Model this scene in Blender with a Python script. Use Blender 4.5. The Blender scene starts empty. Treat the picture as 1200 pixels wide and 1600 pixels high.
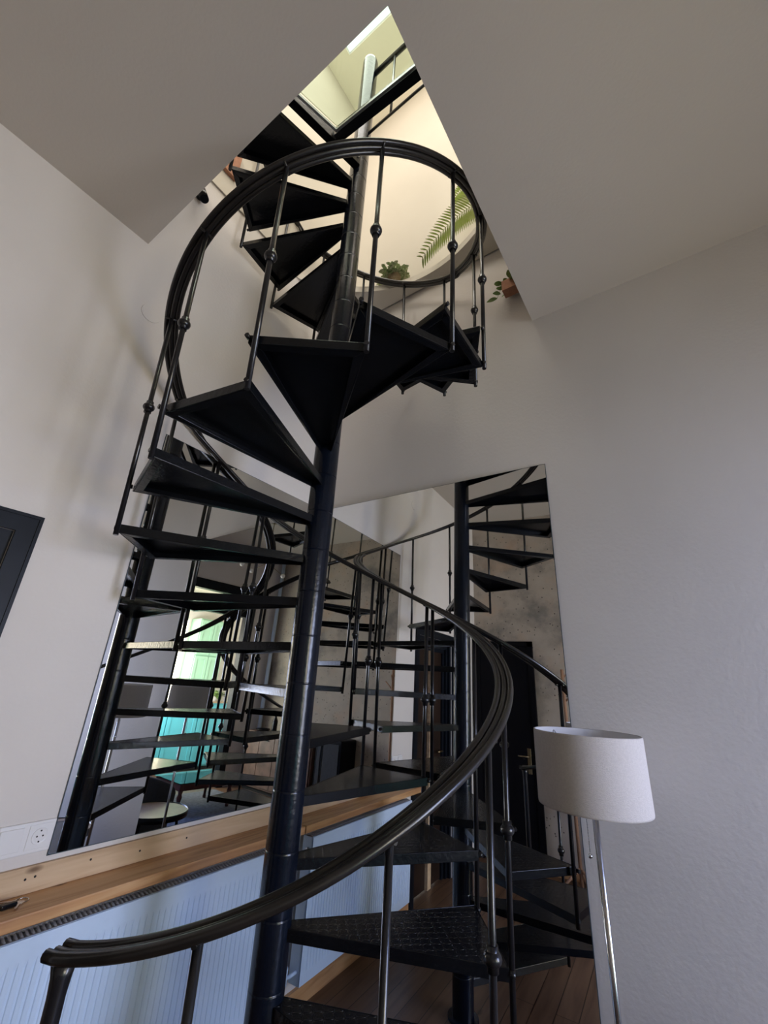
import bpy, bmesh, math, random
from mathutils import Vector, Matrix
random.seed(7)
C = bpy.context.scene.collection
sc = bpy.context.scene
PI = math.pi

# ------------------------------------------------------------------ camera
cam_d = bpy.data.cameras.new('camera')
cam = bpy.data.objects.new('camera', cam_d)
C.objects.link(cam)
YAW, PITCH, ROLL = 0.63116, 0.3845, 0.05843
F_ = Vector((-math.sin(YAW)*math.cos(PITCH), math.cos(YAW)*math.cos(PITCH), math.sin(PITCH)))
R0 = Vector((math.cos(YAW), math.sin(YAW), 0))
U0 = R0.cross(F_)
R_ = math.cos(ROLL)*R0 + math.sin(ROLL)*U0
U_ = -math.sin(ROLL)*R0 + math.cos(ROLL)*U0
m = Matrix((( R_.x, U_.x, -F_.x, 2.13281), (R_.y, U_.y, -F_.y, -2.19346), (R_.z, U_.z, -F_.z, 1.685), (0, 0, 0, 1)))
cam.matrix_world = m
cam_d.sensor_fit = 'VERTICAL'
cam_d.sensor_height = 36.0
cam_d.lens = 663.61/1600*36
cam_d.shift_x = (600-596.55)/1600
cam_d.shift_y = (795.2-800)/1600
cam_d.clip_start = 0.02
sc.camera = cam

# ------------------------------------------------------------------ light and exposure
sc.view_settings.view_transform = 'Standard'
sc.view_settings.look = 'None'
sc.view_settings.gamma = 1
sc.view_settings.use_curve_mapping = False
sc.view_settings.exposure = 0.0
world = bpy.data.worlds.new('world'); sc.world = world
world.use_nodes = True
wn = world.node_tree.nodes; wn['Background'].inputs[0].default_value = (0.97, 1.0, 0.97, 1); wn['Background'].inputs[1].default_value = 2.2

def area(name, loc, rot, sx, sy, power, col, spread=180):
    d = bpy.data.lights.new(name, 'AREA'); d.shape = 'RECTANGLE'; d.size = sx; d.size_y = sy
    d.energy = power; d.color = col; d.spread = math.radians(spread)
    o = bpy.data.objects.new(name, d); C.objects.link(o); o.location = loc; o.rotation_euler = rot
    return o
# daylight of the kitchen end window and skylight; the other lamps are added fill
area('added_blue_fill', (4.66, -0.65, 1.6), (0, math.radians(58), 0), 1.9, 0.95, 42, (0.08, 0.27, 1.0), 150)  # added blue fill at an invented window out of view
area('added_warm_fill', (4.64, -0.65, 1.6), (0, math.radians(94), 0), 1.9, 0.95, 25, (1.0, 0.96, 0.86), 115)  # added warm fill at the same invented window
area('kitchen_end_daylight', (6.93, -2.22, 1.85), (0, PI/2, 0), 1.7, 1.08, 66, (1.0, 0.84, 0.62), 160)
area('added_kitchen_fill', (5.65, -1.66, 1.55), (-PI/2, 0, 0), 1.3, 1.7, 120, (0.95, 1.0, 0.94))  # added fill to light the cabinets from an unseen side window
area('skylight_daylight', (1.10, -1.58, 7.745), (0, 0, 0), 1.66, 1.80, 50, (1.0, 0.90, 0.79))
area('added_upper_front_fill', (1.25, -3.28, 6.3), (math.radians(62), 0, 0), 1.8, 1.3, 38, (1.0, 0.87, 0.74))  # added fill to brighten the shaft's back wall, at an invented window
area('added_upper_side_fill', (3.18, -1.4, 6.3), (0, math.radians(62), 0), 1.3, 1.5, 26, (1.0, 0.88, 0.76))  # added fill to brighten the shaft's left wall, at an invented window

# ------------------------------------------------------------------ materials
MATS = {}
def nmat(name):
    mt = bpy.data.materials.new(name); mt.use_nodes = True
    return mt, mt.node_tree.nodes, mt.node_tree.links, mt.node_tree.nodes['Principled BSDF']
def mat(name, col, rough=0.5, metal=0.0, coat=0.0, noise=0.0, nscale=30, bump=0.0, bscale=80, col2=None, spec=0.5):
    mt, n, l, p = nmat(name)
    p.inputs['Base Color'].default_value = (*col, 1)
    p.inputs['Roughness'].default_value = rough; p.inputs['Metallic'].default_value = metal
    p.inputs['Coat Weight'].default_value = coat; p.inputs['Coat Roughness'].default_value = 0.12
    p.inputs['Specular IOR Level'].default_value = spec
    tc = n.new('ShaderNodeTexCoord')
    nt = n.new('ShaderNodeTexNoise'); nt.inputs['Scale'].default_value = nscale; nt.inputs['Detail'].default_value = 5
    l.new(tc.outputs['Object'], nt.inputs['Vector'])
    c2 = col2 or tuple(c*(1-noise) for c in col)
    mx = n.new('ShaderNodeMix'); mx.data_type = 'RGBA'
    mx.inputs['A'].default_value = (*col, 1); mx.inputs['B'].default_value = (*c2, 1)
    rp = n.new('ShaderNodeMapRange'); rp.inputs['From Min'].default_value = 0.38; rp.inputs['From Max'].default_value = 0.66
    l.new(nt.outputs['Fac'], rp.inputs['Value']); l.new(rp.outputs['Result'], mx.inputs['Factor'])
    l.new(mx.outputs['Result'], p.inputs['Base Color'])
    if bump > 0:
        nb = n.new('ShaderNodeTexNoise'); nb.inputs['Scale'].default_value = bscale; nb.inputs['Detail'].default_value = 4
        l.new(tc.outputs['Object'], nb.inputs['Vector'])
        b = n.new('ShaderNodeBump'); b.inputs['Strength'].default_value = bump; b.inputs['Distance'].default_value = 0.01
        l.new(nb.outputs['Fac'], b.inputs['Height']); l.new(b.outputs['Normal'], p.inputs['Normal'])
    MATS[name] = mt
    return mt
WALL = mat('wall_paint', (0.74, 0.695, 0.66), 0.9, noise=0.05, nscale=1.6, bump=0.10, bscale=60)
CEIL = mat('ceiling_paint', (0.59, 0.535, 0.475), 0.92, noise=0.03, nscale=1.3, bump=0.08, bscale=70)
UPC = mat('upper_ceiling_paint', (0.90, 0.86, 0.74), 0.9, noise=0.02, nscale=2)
UPW_DIM = mat('dimmed_wall_paint', (0.62, 0.575, 0.50), 0.9, noise=0.03, nscale=2)  # same wall paint, darkened to hold down the strong upper daylight
BLACK = mat('black_gloss_paint', (0.005, 0.006, 0.008), 0.23, coat=0.0, spec=0.30, noise=0.35, nscale=9, bump=0.12, bscale=55)
POLEM = mat('blue_black_gloss_paint', (0.004, 0.007, 0.015), 0.21, coat=0.05, spec=0.36, noise=0.3, nscale=6, bump=0.10, bscale=60)
BARM = mat('worn_black_steel', (0.011, 0.011, 0.013), 0.30, coat=0.4, spec=0.35, noise=0.3, nscale=20, bump=0.05, bscale=90)
RAILM = mat('brown_black_handrail', (0.015, 0.013, 0.012), 0.32, coat=0.35, spec=0.35, noise=0.35, nscale=14, bump=0.05, bscale=90)
STEEL = mat('bare_steel_edge', (0.35, 0.36, 0.36), 0.35, metal=1.0, noise=0.3, nscale=12)
CHROME = mat('brushed_chrome', (0.62, 0.62, 0.64), 0.22, metal=1.0)
SKYWHITE = mat('sky_tinted_white_enamel', (0.62, 0.76, 0.95), 0.35, noise=0.02)  # white enamel with the blue of the sky light put into its colour
WPLAS = mat('white_plastic', (0.80, 0.79, 0.79), 0.35)
GRILL = mat('grey_grille', (0.42, 0.43, 0.46), 0.35, metal=0.5)
DARKH = mat('dark_hole', (0.02, 0.02, 0.02), 0.9)
SHADE = mat('lamp_shade_linen', (0.60, 0.55, 0.52), 0.95, noise=0.08, nscale=150, bump=0.3, bscale=400)
SHIN = mat('lamp_shade_lining', (0.80, 0.79, 0.80), 0.8)
DOORB = mat('black_door_paint', (0.004, 0.004, 0.006), 0.5, spec=0.12, noise=0.2, nscale=5)
FRAMEB = mat('blue_black_frame', (0.007, 0.010, 0.016), 0.4, spec=0.15, noise=0.3, nscale=7)
LEAFD = mat('dark_stained_door', (0.030, 0.017, 0.012), 0.5, noise=0.4, nscale=6, spec=0.2)
BRASS = mat('brass', (0.30, 0.23, 0.13), 0.35, metal=1.0)
GREEN = mat('green_cabinet_paint', (0.36, 0.60, 0.44), 0.5, noise=0.06, nscale=3)
TEAL = mat('teal_cabinet_paint', (0.10, 0.46, 0.56), 0.5, noise=0.06, nscale=3)
BROWNC = mat('brown_cabinet_wood', (0.20, 0.115, 0.085), 0.5, noise=0.4, nscale=9)
REDW = mat('red_brown_wood', (0.11, 0.035, 0.028), 0.35, noise=0.4, nscale=11)
CHAIRM = mat('dark_grey_upholstery', (0.045, 0.048, 0.056), 0.9, noise=0.2, nscale=60, bump=0.2, bscale=200)
LEAF = mat('leaf_green', (0.12, 0.24, 0.05), 0.5, col2=(0.30, 0.40, 0.14), nscale=14)
LEAFV = mat('variegated_leaf', (0.26, 0.38, 0.16), 0.5, col2=(0.66, 0.68, 0.48), nscale=60)
PALM = mat('palm_frond', (0.42, 0.55, 0.14), 0.5, col2=(0.50, 0.60, 0.24), nscale=20)
TERRA = mat('terracotta', (0.42, 0.20, 0.12), 0.85, noise=0.2, nscale=30)
WICK = mat('basket_weave', (0.42, 0.32, 0.20), 0.9, noise=0.35, nscale=90, bump=0.5, bscale=140)
SOIL = mat('soil', (0.05, 0.035, 0.025), 1.0)
TWOOD = mat('pale_table_wood', (0.46, 0.33, 0.22), 0.35, noise=0.2, nscale=6)
STANDW = mat('coat_stand_wood', (0.42, 0.24, 0.15), 0.5, noise=0.2, nscale=12)
RUG = mat('grey_rug', (0.15, 0.16, 0.19), 1.0, noise=0.4, nscale=25)
STONE = mat('pale_pebbles', (0.60, 0.52, 0.38), 0.9, noise=0.4, nscale=50)
GOLDT = mat('glass_bulb', (0.95, 0.93, 0.86), 0.15)
MDARK = mat('mirror_edge', (0.05, 0.07, 0.08), 0.3)

def mirror_mat():
    mt, n, l, p = nmat('mirror_silver')
    p.inputs['Base Color'].default_value = (0.80, 0.81, 0.80, 1); p.inputs['Metallic'].default_value = 1.0
    p.inputs['Roughness'].default_value = 0.0
    return mt
MIRROR = mirror_mat()
def glass_mat(name, tint):
    mt = bpy.data.materials.new(name); mt.use_nodes = True
    n = mt.node_tree.nodes; l = mt.node_tree.links; n.clear()
    out = n.new('ShaderNodeOutputMaterial'); mix = n.new('ShaderNodeMixShader')
    tr = n.new('ShaderNodeBsdfTransparent'); tr.inputs[0].default_value = (*tint, 1)
    gl = n.new('ShaderNodeBsdfGlossy'); gl.inputs['Roughness'].default_value = 0.02
    fr = n.new('ShaderNodeFresnel'); fr.inputs[0].default_value = 1.45
    l.new(fr.outputs[0], mix.inputs[0]); l.new(tr.outputs[0], mix.inputs[1]); l.new(gl.outputs[0], mix.inputs[2])
    l.new(mix.outputs[0], out.inputs[0])
    return mt
GLASS = glass_mat('clear_glass', (0.95, 0.98, 0.97))
GLASSG = glass_mat('greenish_floor_glass', (0.86, 0.93, 0.88))

def wood_mat(name, c1, c2, c3, axis=1, plank=0.0, scale=1.0, rough=0.4):
    mt, n, l, p = nmat(name)
    tc = n.new('ShaderNodeTexCoord'); mp = n.new('ShaderNodeMapping')
    s = [14*scale]*3; s[axis] = 1.1*scale
    mp.inputs['Scale'].default_value = s
    l.new(tc.outputs['Object'], mp.inputs['Vector'])
    nt = n.new('ShaderNodeTexNoise'); nt.inputs['Scale'].default_value = 1.6; nt.inputs['Detail'].default_value = 8; nt.inputs['Distortion'].default_value = 0.7
    l.new(mp.outputs['Vector'], nt.inputs['Vector'])
    cr = n.new('ShaderNodeValToRGB'); e = cr.color_ramp.elements
    e[0].position = 0.30; e[0].color = (*c1, 1); e[1].position = 0.72; e[1].color = (*c3, 1)
    k = e.new(0.5); k.color = (*c2, 1)
    l.new(nt.outputs['Fac'], cr.inputs['Fac'])
    # knots
    vo = n.new('ShaderNodeTexVoronoi'); vo.inputs['Scale'].default_value = 3.2*scale
    mp2 = n.new('ShaderNodeMapping'); s2 = [1.6]*3; s2[axis] = 0.7; mp2.inputs['Scale'].default_value = s2
    l.new(tc.outputs['Object'], mp2.inputs['Vector']); l.new(mp2.outputs['Vector'], vo.inputs['Vector'])
    kr = n.new('ShaderNodeMapRange'); kr.inputs['From Min'].default_value = 0.03; kr.inputs['From Max'].default_value = 0.09
    l.new(vo.outputs['Distance'], kr.inputs['Value'])
    mx = n.new('ShaderNodeMix'); mx.data_type = 'RGBA'; mx.inputs['A'].default_value = (c1[0]*0.4, c1[1]*0.35, c1[2]*0.3, 1)
    l.new(kr.outputs['Result'], mx.inputs['Factor']); l.new(cr.outputs['Color'], mx.inputs['B'])
    last = mx.outputs['Result']
    if plank:
        br = n.new('ShaderNodeTexBrick'); br.inputs['Scale'].default_value = 1.0
        br.inputs['Brick Width'].default_value = 2.4; br.inputs['Row Height'].default_value = plank
        br.inputs['Mortar Size'].default_value = 0.0025
        br.inputs['Color1'].default_value = (1, 1, 1, 1); br.inputs['Color2'].default_value = (0.72, 0.68, 0.62, 1); br.inputs['Mortar'].default_value = (0.12, 0.1, 0.08, 1)
        mp3 = n.new('ShaderNodeMapping'); mp3.inputs['Rotation'].default_value = (0, 0, PI/2 if axis == 1 else 0)
        l.new(tc.outputs['Object'], mp3.inputs['Vector']); l.new(mp3.outputs['Vector'], br.inputs['Vector'])
        mu = n.new('ShaderNodeMix'); mu.data_type = 'RGBA'; mu.blend_type = 'MULTIPLY'; mu.inputs['Factor'].default_value = 1.0
        l.new(last, mu.inputs['A']); l.new(br.outputs['Color'], mu.inputs['B']); last = mu.outputs['Result']
    l.new(last, p.inputs['Base Color']); p.inputs['Roughness'].default_value = rough
    return mt
FLOORM = wood_mat('pine_floorboards', (0.10, 0.052, 0.030), (0.15, 0.082, 0.048), (0.19, 0.11, 0.065), axis=1, plank=0.12, rough=0.38)
SILLM = wood_mat('orange_pine', (0.36, 0.17, 0.075), (0.56, 0.30, 0.13), (0.66, 0.40, 0.20), axis=1, scale=1.3, rough=0.42)
BOARDM = wood_mat('light_pine_board', (0.50, 0.33, 0.19), (0.62, 0.44, 0.27), (0.68, 0.50, 0.32), axis=1, scale=1.2, rough=0.5)

def concrete_mat():
    mt, n, l, p = nmat('bare_concrete')
    tc = n.new('ShaderNodeTexCoord')
    n1 = n.new('ShaderNodeTexNoise'); n1.inputs['Scale'].default_value = 1.7; n1.inputs['Detail'].default_value = 9; n1.inputs['Roughness'].default_value = 0.62
    l.new(tc.outputs['Object'], n1.inputs['Vector'])
    cr = n.new('ShaderNodeValToRGB'); e = cr.color_ramp.elements
    e[0].position = 0.33; e[0].color = (0.22, 0.195, 0.165, 1); e[1].position = 0.68; e[1].color = (0.52, 0.44, 0.35, 1)
    k = e.new(0.47); k.color = (0.42, 0.355, 0.285, 1)
    l.new(n1.outputs['Fac'], cr.inputs['Fac'])
    # warm stains
    n2 = n.new('ShaderNodeTexNoise'); n2.inputs['Scale'].default_value = 2.6; n2.inputs['Detail'].default_value = 3
    l.new(tc.outputs['Object'], n2.inputs['Vector'])
    r2 = n.new('ShaderNodeMapRange'); r2.inputs['From Min'].default_value = 0.56; r2.inputs['From Max'].default_value = 0.72; r2.inputs['To Max'].default_value = 0.5
    l.new(n2.outputs['Fac'], r2.inputs['Value'])
    m1 = n.new('ShaderNodeMix'); m1.data_type = 'RGBA'; m1.inputs['B'].default_value = (0.52, 0.34, 0.22, 1)
    l.new(r2.outputs['Result'], m1.inputs['Factor']); l.new(cr.outputs['Color'], m1.inputs['A'])
    # air holes
    vo = n.new('ShaderNodeTexVoronoi'); vo.inputs['Scale'].default_value = 17; l.new(tc.outputs['Object'], vo.inputs['Vector'])
    vr = n.new('ShaderNodeMapRange'); vr.inputs['From Min'].default_value = 0.08; vr.inputs['From Max'].default_value = 0.15
    l.new(vo.outputs['Distance'], vr.inputs['Value'])
    m2 = n.new('ShaderNodeMix'); m2.data_type = 'RGBA'; m2.inputs['A'].default_value = (0.07, 0.055, 0.045, 1)
    l.new(vr.outputs['Result'], m2.inputs['Factor']); l.new(m1.outputs['Result'], m2.inputs['B'])
    l.new(m2.outputs['Result'], p.inputs['Base Color']); p.inputs['Roughness'].default_value = 0.85
    b = n.new('ShaderNodeBump'); b.inputs['Strength'].default_value = 0.4; b.inputs['Distance'].default_value = 0.02
    l.new(vr.outputs['Result'], b.inputs['Height']); l.new(b.outputs['Normal'], p.inputs['Normal'])
    return mt
CONC = concrete_mat()

def checker_mat():
    """black painted tread plate with raised crossing bars"""
    mt, n, l, p = nmat('black_tread_plate')
    p.inputs['Base Color'].default_value = (0.008, 0.009, 0.012, 1); p.inputs['Roughness'].default_value = 0.27; p.inputs['Coat Weight'].default_value = 0.08; p.inputs['Specular IOR Level'].default_value = 0.27
    tc = n.new('ShaderNodeTexCoord')
    def lattice(offset, stretch_x):
        mp = n.new('ShaderNodeMapping'); mp.inputs['Rotation'].default_value = (0, 0, PI/4); mp.inputs['Scale'].default_value = (30, 30, 30); mp.inputs['Location'].default_value = (offset, offset, 0)
        l.new(tc.outputs['Object'], mp.inputs['Vector'])
        sp = n.new('ShaderNodeSeparateXYZ'); l.new(mp.outputs['Vector'], sp.inputs[0])
        outs = []
        for ax, k in ((0, 0.42 if stretch_x else 0.13), (1, 0.13 if stretch_x else 0.42)):
            f = n.new('ShaderNodeMath'); f.operation = 'FRACT'; l.new(sp.outputs[ax], f.inputs[0])
            s = n.new('ShaderNodeMath'); s.operation = 'SUBTRACT'; s.inputs[1].default_value = 0.5; l.new(f.outputs[0], s.inputs[0])
            d = n.new('ShaderNodeMath'); d.operation = 'DIVIDE'; d.inputs[1].default_value = k; l.new(s.outputs[0], d.inputs[0])
            q = n.new('ShaderNodeMath'); q.operation = 'MULTIPLY'; l.new(d.outputs[0], q.inputs[0]); l.new(d.outputs[0], q.inputs[1])
            outs.append(q)
        a = n.new('ShaderNodeMath'); a.operation = 'ADD'; l.new(outs[0].outputs[0], a.inputs[0]); l.new(outs[1].outputs[0], a.inputs[1])
        r = n.new('ShaderNodeMapRange'); r.inputs['From Min'].default_value = 1.0; r.inputs['From Max'].default_value = 0.5
        l.new(a.outputs[0], r.inputs['Value'])
        return r
    A = lattice(0.0, True); B = lattice(0.5, False)
    mx = n.new('ShaderNodeMath'); mx.operation = 'MAXIMUM'; l.new(A.outputs[0], mx.inputs[0]); l.new(B.outputs[0], mx.inputs[1])
    b = n.new('ShaderNodeBump'); b.inputs['Strength'].default_value = 1.0; b.inputs['Distance'].default_value = 0.006
    l.new(mx.outputs[0], b.inputs['Height']); l.new(b.outputs['Normal'], p.inputs['Normal'])
    return mt
PLATE = checker_mat()

# ------------------------------------------------------------------ mesh helpers
def newbm(): return bmesh.new()
def add_box(bm, x0, x1, y0, y1, z0, z1):
    v = [bm.verts.new(p) for p in ((x0,y0,z0),(x1,y0,z0),(x1,y1,z0),(x0,y1,z0),(x0,y0,z1),(x1,y0,z1),(x1,y1,z1),(x0,y1,z1))]
    for f in ((3,2,1,0),(4,5,6,7),(0,1,5,4),(1,2,6,5),(2,3,7,6),(3,0,4,7)): bm.faces.new([v[i] for i in f])
def add_prism(bm, pts, z0, z1):
    a = [bm.verts.new((p[0], p[1], z0)) for p in pts]; b = [bm.verts.new((p[0], p[1], z1)) for p in pts]
    n = len(pts); bm.faces.new(a[::-1]); bm.faces.new(b)
    for i in range(n): bm.faces.new((a[i], a[(i+1)%n], b[(i+1)%n], b[i]))
def add_hexa(bm, lo, hi):
    a = [bm.verts.new(p) for p in lo]; b = [bm.verts.new(p) for p in hi]; n = len(lo)
    bm.faces.new(a[::-1]); bm.faces.new(b)
    for i in range(n): bm.faces.new((a[i], a[(i+1)%n], b[(i+1)%n], b[i]))
def add_tube(bm, pts, r, seg=10, cap=True):
    pts = [Vector(p) for p in pts]; rings = []
    prev = None
    for i, p in enumerate(pts):
        t = (pts[min(i+1, len(pts)-1)] - pts[max(i-1, 0)]).normalized()
        if prev is None:
            up = Vector((0, 0, 1)) if abs(t.z) < 0.9 else Vector((1, 0, 0))
            u = t.cross(up).normalized()
        else:
            u = (prev - t*prev.dot(t)).normalized()
        prev = u; w = t.cross(u)
        rr = r[i] if isinstance(r, (list, tuple)) else r
        rings.append([bm.verts.new(p + (u*math.cos(2*PI*k/seg) + w*math.sin(2*PI*k/seg))*rr) for k in range(seg)])
    for a, b in zip(rings, rings[1:]):
        for k in range(seg):
            f = bm.faces.new((a[k], a[(k+1)%seg], b[(k+1)%seg], b[k])); f.smooth = True
    if cap: bm.faces.new(rings[0][::-1]); bm.faces.new(rings[-1])
def add_lathe(bm, prof, seg=24, o=(0,0,0), close=True, shear=(0,0), crisp=False):
    if crisp:      # hard edges between the bands, smooth round the axis
        for p_, q_ in zip(prof, prof[1:]): add_lathe(bm, [p_, q_], seg, o, False, shear)
        return
    rings = []
    for r, z in prof:
        rings.append([bm.verts.new((o[0]+shear[0]*z+r*math.cos(2*PI*k/seg), o[1]+shear[1]*z+r*math.sin(2*PI*k/seg), o[2]+z)) for k in range(seg)])
    for a, b in zip(rings, rings[1:]):
        for k in range(seg):
            f = bm.faces.new((a[k], a[(k+1)%seg], b[(k+1)%seg], b[k])); f.smooth = True
    if close: bm.faces.new(rings[0][::-1]); bm.faces.new(rings[-1])
def add_ball(bm, c, r, sz=1.0, seg=14):
    prof = [(max(r*math.sin(PI*i/8), 1e-4), -r*sz*math.cos(PI*i/8)) for i in range(9)]
    add_lathe(bm, prof, seg, c, close=True)
def obj(name, bm, m_, parent=None, smooth=None):
    me = bpy.data.meshes.new(name); bmesh.ops.recalc_face_normals(bm, faces=bm.faces); bm.to_mesh(me); bm.free()
    me.materials.append(m_)
    o = bpy.data.objects.new(name, me); C.objects.link(o)
    if parent is not None:
        o.parent = parent
        if parent.type == 'EMPTY': o.matrix_parent_inverse = Matrix.Translation(-Vector(parent.location))
    return o
def empty(name, loc, label, cat, group=None):
    o = bpy.data.objects.new(name, None); C.objects.link(o); o.location = loc; o.empty_display_size = 0.1
    o['label'] = label; o['category'] = cat
    if group: o['group'] = group
    return o
def tag(o, label, cat, group=None):
    o['label'] = label; o['category'] = cat
    if group: o['group'] = group
    return o
def bevel(o, w=0.004, seg=2):
    md = o.modifiers.new('bevel', 'BEVEL'); md.width = w; md.segments = seg; md.limit_method = 'ANGLE'
    return o
def struct(name, bm, m_, parent=None):
    o = obj(name, bm, m_, parent)
    if parent is None: o['kind'] = 'structure'
    return o

# ------------------------------------------------------------------ room shell
HC = 3.898           # ceiling
OX, OY = 1.637, -1.656   # stair opening
LY = -3.36           # concrete wall
WX = 4.72            # right wall
TOP = 7.73
bm = newbm(); add_box(bm, -0.1, 7.0, -4.3, 0.1, -0.15, 0.0); struct('floor', bm, FLOORM)
# left wall with door opening y -2.55..-1.66, z 0..2.23
DY0, DY1, DZ = -2.58, -1.735, 2.16
bm = newbm()
add_box(bm, -0.15, 0, LY-0.15, DY0, 0, HC); add_box(bm, -0.15, 0, DY1, 0.012, 0, TOP+0.1); add_box(bm, -0.15, 0, DY0, DY1, DZ, HC)
add_box(bm, -0.15, 0, -3.51, DY1, HC, TOP+0.1)
struct('wall_left', bm, WALL)
bm = newbm(); add_box(bm, -0.15, WX+0.12, 0.012, 0.2, 0, TOP+0.1)
struct('wall_back', bm, WALL)
# concrete wall with the black door opening
bm = newbm(); add_box(bm, 0, WX+0.1, LY-0.15, LY, 0, HC)
struct('wall_front', bm, CONC)
# right wall: opening for an added window, and wide kitchen opening
bm = newbm()
W0, W1, WZ0, WZ1 = -1.15, -0.15, 0.6, 2.6
K0, K1, KZ = -2.80, -1.32, 3.18
for (a, b, c, d) in ((W1, 0.012, 0, HC), (W0, W1, 0, WZ0), (W0, W1, WZ1, HC), (K1, W0, 0, HC), (K0, K1, KZ, HC), (LY, K0, 0, HC)):
    add_box(bm, WX, WX+0.12, a, b, c, d)
struct('wall_right', bm, WALL)
# ceiling slab with the rectangular stair opening
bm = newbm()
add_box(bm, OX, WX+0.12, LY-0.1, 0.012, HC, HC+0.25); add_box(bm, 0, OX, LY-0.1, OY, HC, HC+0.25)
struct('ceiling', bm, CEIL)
# upper storey
bm = newbm()
add_box(bm, OX, OX+0.1, OY-0.1, 0.0, HC+0.25, 4.69); add_box(bm, 0, OX, OY-0.1, OY, HC+0.25, 4.69)
struct('wall_shaft', bm, WALL)
# upper floor ledge, cut to a circle round the stair
cx, cy, CR = 0.90, -1.10, 1.01
bm = newbm()
top, bot = [], []
def ring_pts(z):
    out = []
    for i in range(0, 65):
        a = PI*1.15 - i*(PI*1.30)/64
        out.append((cx+CR*math.cos(a), cy+CR*math.sin(a)))
    return out
N = 64
def outer(a):
    # point on the rectangle (shaft plus margin) in direction a
    x0, x1, y0, y1 = -0.0, 3.2, -3.3, 0.0
    dx, dy = math.cos(a), math.sin(a)
    t = 1e9
    if dx > 1e-9: t = min(t, (x1-cx)/dx)
    if dx < -1e-9: t = min(t, (x0-cx)/dx)
    if dy > 1e-9: t = min(t, (y1-cy)/dy)
    if dy < -1e-9: t = min(t, (y0-cy)/dy)
    return max(t, 0)
angs = sorted(set([2*PI*i/128 for i in range(128)] + [math.atan2(0-cy, 0-cx) % (2*PI), math.atan2(0-cy, 3.2-cx) % (2*PI), math.atan2(-3.3-cy, 3.2-cx) % (2*PI), math.atan2(-3.3-cy, -cx) % (2*PI)]))
Z0, Z1 = 4.69, 4.75
rows = []
for a in angs:
    t = outer(a); r = min(CR, t)
    pi_ = (cx+r*math.cos(a), cy+r*math.sin(a)); po = (cx+t*math.cos(a), cy+t*math.sin(a))
    rows.append([bm.verts.new((*pi_, Z0)), bm.verts.new((*pi_, Z1)), bm.verts.new((*po, Z0)), bm.verts.new((*po, Z1)), t > CR+1e-4])
for i in range(len(rows)):
    p, q = rows[i], rows[(i+1) % len(rows)]
    if not (p[4] or q[4]): continue
    bm.faces.new((p[0], q[0], q[2], p[2])); bm.faces.new((p[1], p[3], q[3], q[1]))
    f = bm.faces.new((p[0], p[1], q[1], q[0]))
bmesh.ops.remove_doubles(bm, verts=bm.verts, dist=1e-5)
struct('ceiling_ledge', bm, UPW_DIM)
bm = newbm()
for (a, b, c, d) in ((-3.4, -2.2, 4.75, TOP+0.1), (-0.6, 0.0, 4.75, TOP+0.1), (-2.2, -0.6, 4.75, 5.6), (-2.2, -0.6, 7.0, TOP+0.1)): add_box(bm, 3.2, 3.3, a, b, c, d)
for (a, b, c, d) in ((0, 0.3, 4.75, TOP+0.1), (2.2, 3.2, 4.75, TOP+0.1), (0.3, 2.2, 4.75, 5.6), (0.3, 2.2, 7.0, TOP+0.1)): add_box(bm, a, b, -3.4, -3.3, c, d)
struct('wall_upper', bm, UPW_DIM)
bm = newbm()
for (a, b, c, d) in ((0.3, 2.2, 5.6, 5.66), (0.3, 2.2, 6.94, 7.0), (0.3, 0.36, 5.66, 6.94), (2.14, 2.2, 5.66, 6.94), (1.22, 1.28, 5.66, 6.94)): add_box(bm, a, b, -3.38, -3.33, c, d)
w6 = struct('window_added_5', bm, WPLAS)  # added upper window out of view, opening for the front fill
bm = newbm(); add_box(bm, 0.3, 2.2, -3.358, -3.352, 5.6, 7.0); obj('window_pane', bm, GLASS, w6)
bm = newbm()
for (a, b, c, d) in ((-2.2, -0.6, 5.6, 5.66), (-2.2, -0.6, 6.94, 7.0), (-2.2, -2.14, 5.66, 6.94), (-0.66, -0.6, 5.66, 6.94), (-1.43, -1.37, 5.66, 6.94)): add_box(bm, 3.23, 3.28, a, b, c, d)
w7 = struct('window_added_6', bm, WPLAS)  # added upper window out of view, opening for the side fill
bm = newbm(); add_box(bm, 3.252, 3.258, -2.2, -0.6, 5.6, 7.0); obj('window_pane', bm, GLASS, w7)
bm = newbm(); add_box(bm, 0.0005, 0.012, -3.3, -0.0, 4.75, TOP); add_box(bm, 0.012, 3.2, -0.012, -0.0005, 4.75, TOP); struct('wall_upper_lining', bm, UPW_DIM)  # thin sheet over the upper walls carrying the darkened paint
# upper ceiling with skylight x .25..1.65, y -1.85..-.66
SX0, SX1, SY0, SY1 = 0.25, 1.95, -2.50, -0.66
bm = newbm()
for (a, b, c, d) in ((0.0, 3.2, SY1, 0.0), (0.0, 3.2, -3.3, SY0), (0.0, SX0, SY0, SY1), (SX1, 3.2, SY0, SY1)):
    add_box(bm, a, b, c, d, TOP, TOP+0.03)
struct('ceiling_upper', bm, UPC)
bm = newbm()
for (a, b, c, d) in ((SX0-0.04, SX1+0.04, SY1+0.002, SY1+0.04), (SX0-0.04, SX1+0.04, SY0-0.04, SY0-0.002), (SX0-0.04, SX0-0.002, SY0, SY1), (SX1+0.002, SX1+0.04, SY0, SY1)):
    add_box(bm, a, b, c, d, TOP+0.031, TOP+0.07)
w1 = struct('window_1', bm, WPLAS)
bm = newbm(); add_box(bm, SX0-0.03, SX1+0.03, SY0-0.03, SY1+0.03, TOP+0.071, TOP+0.078); obj('window_pane', bm, GLASS, w1)

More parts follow.
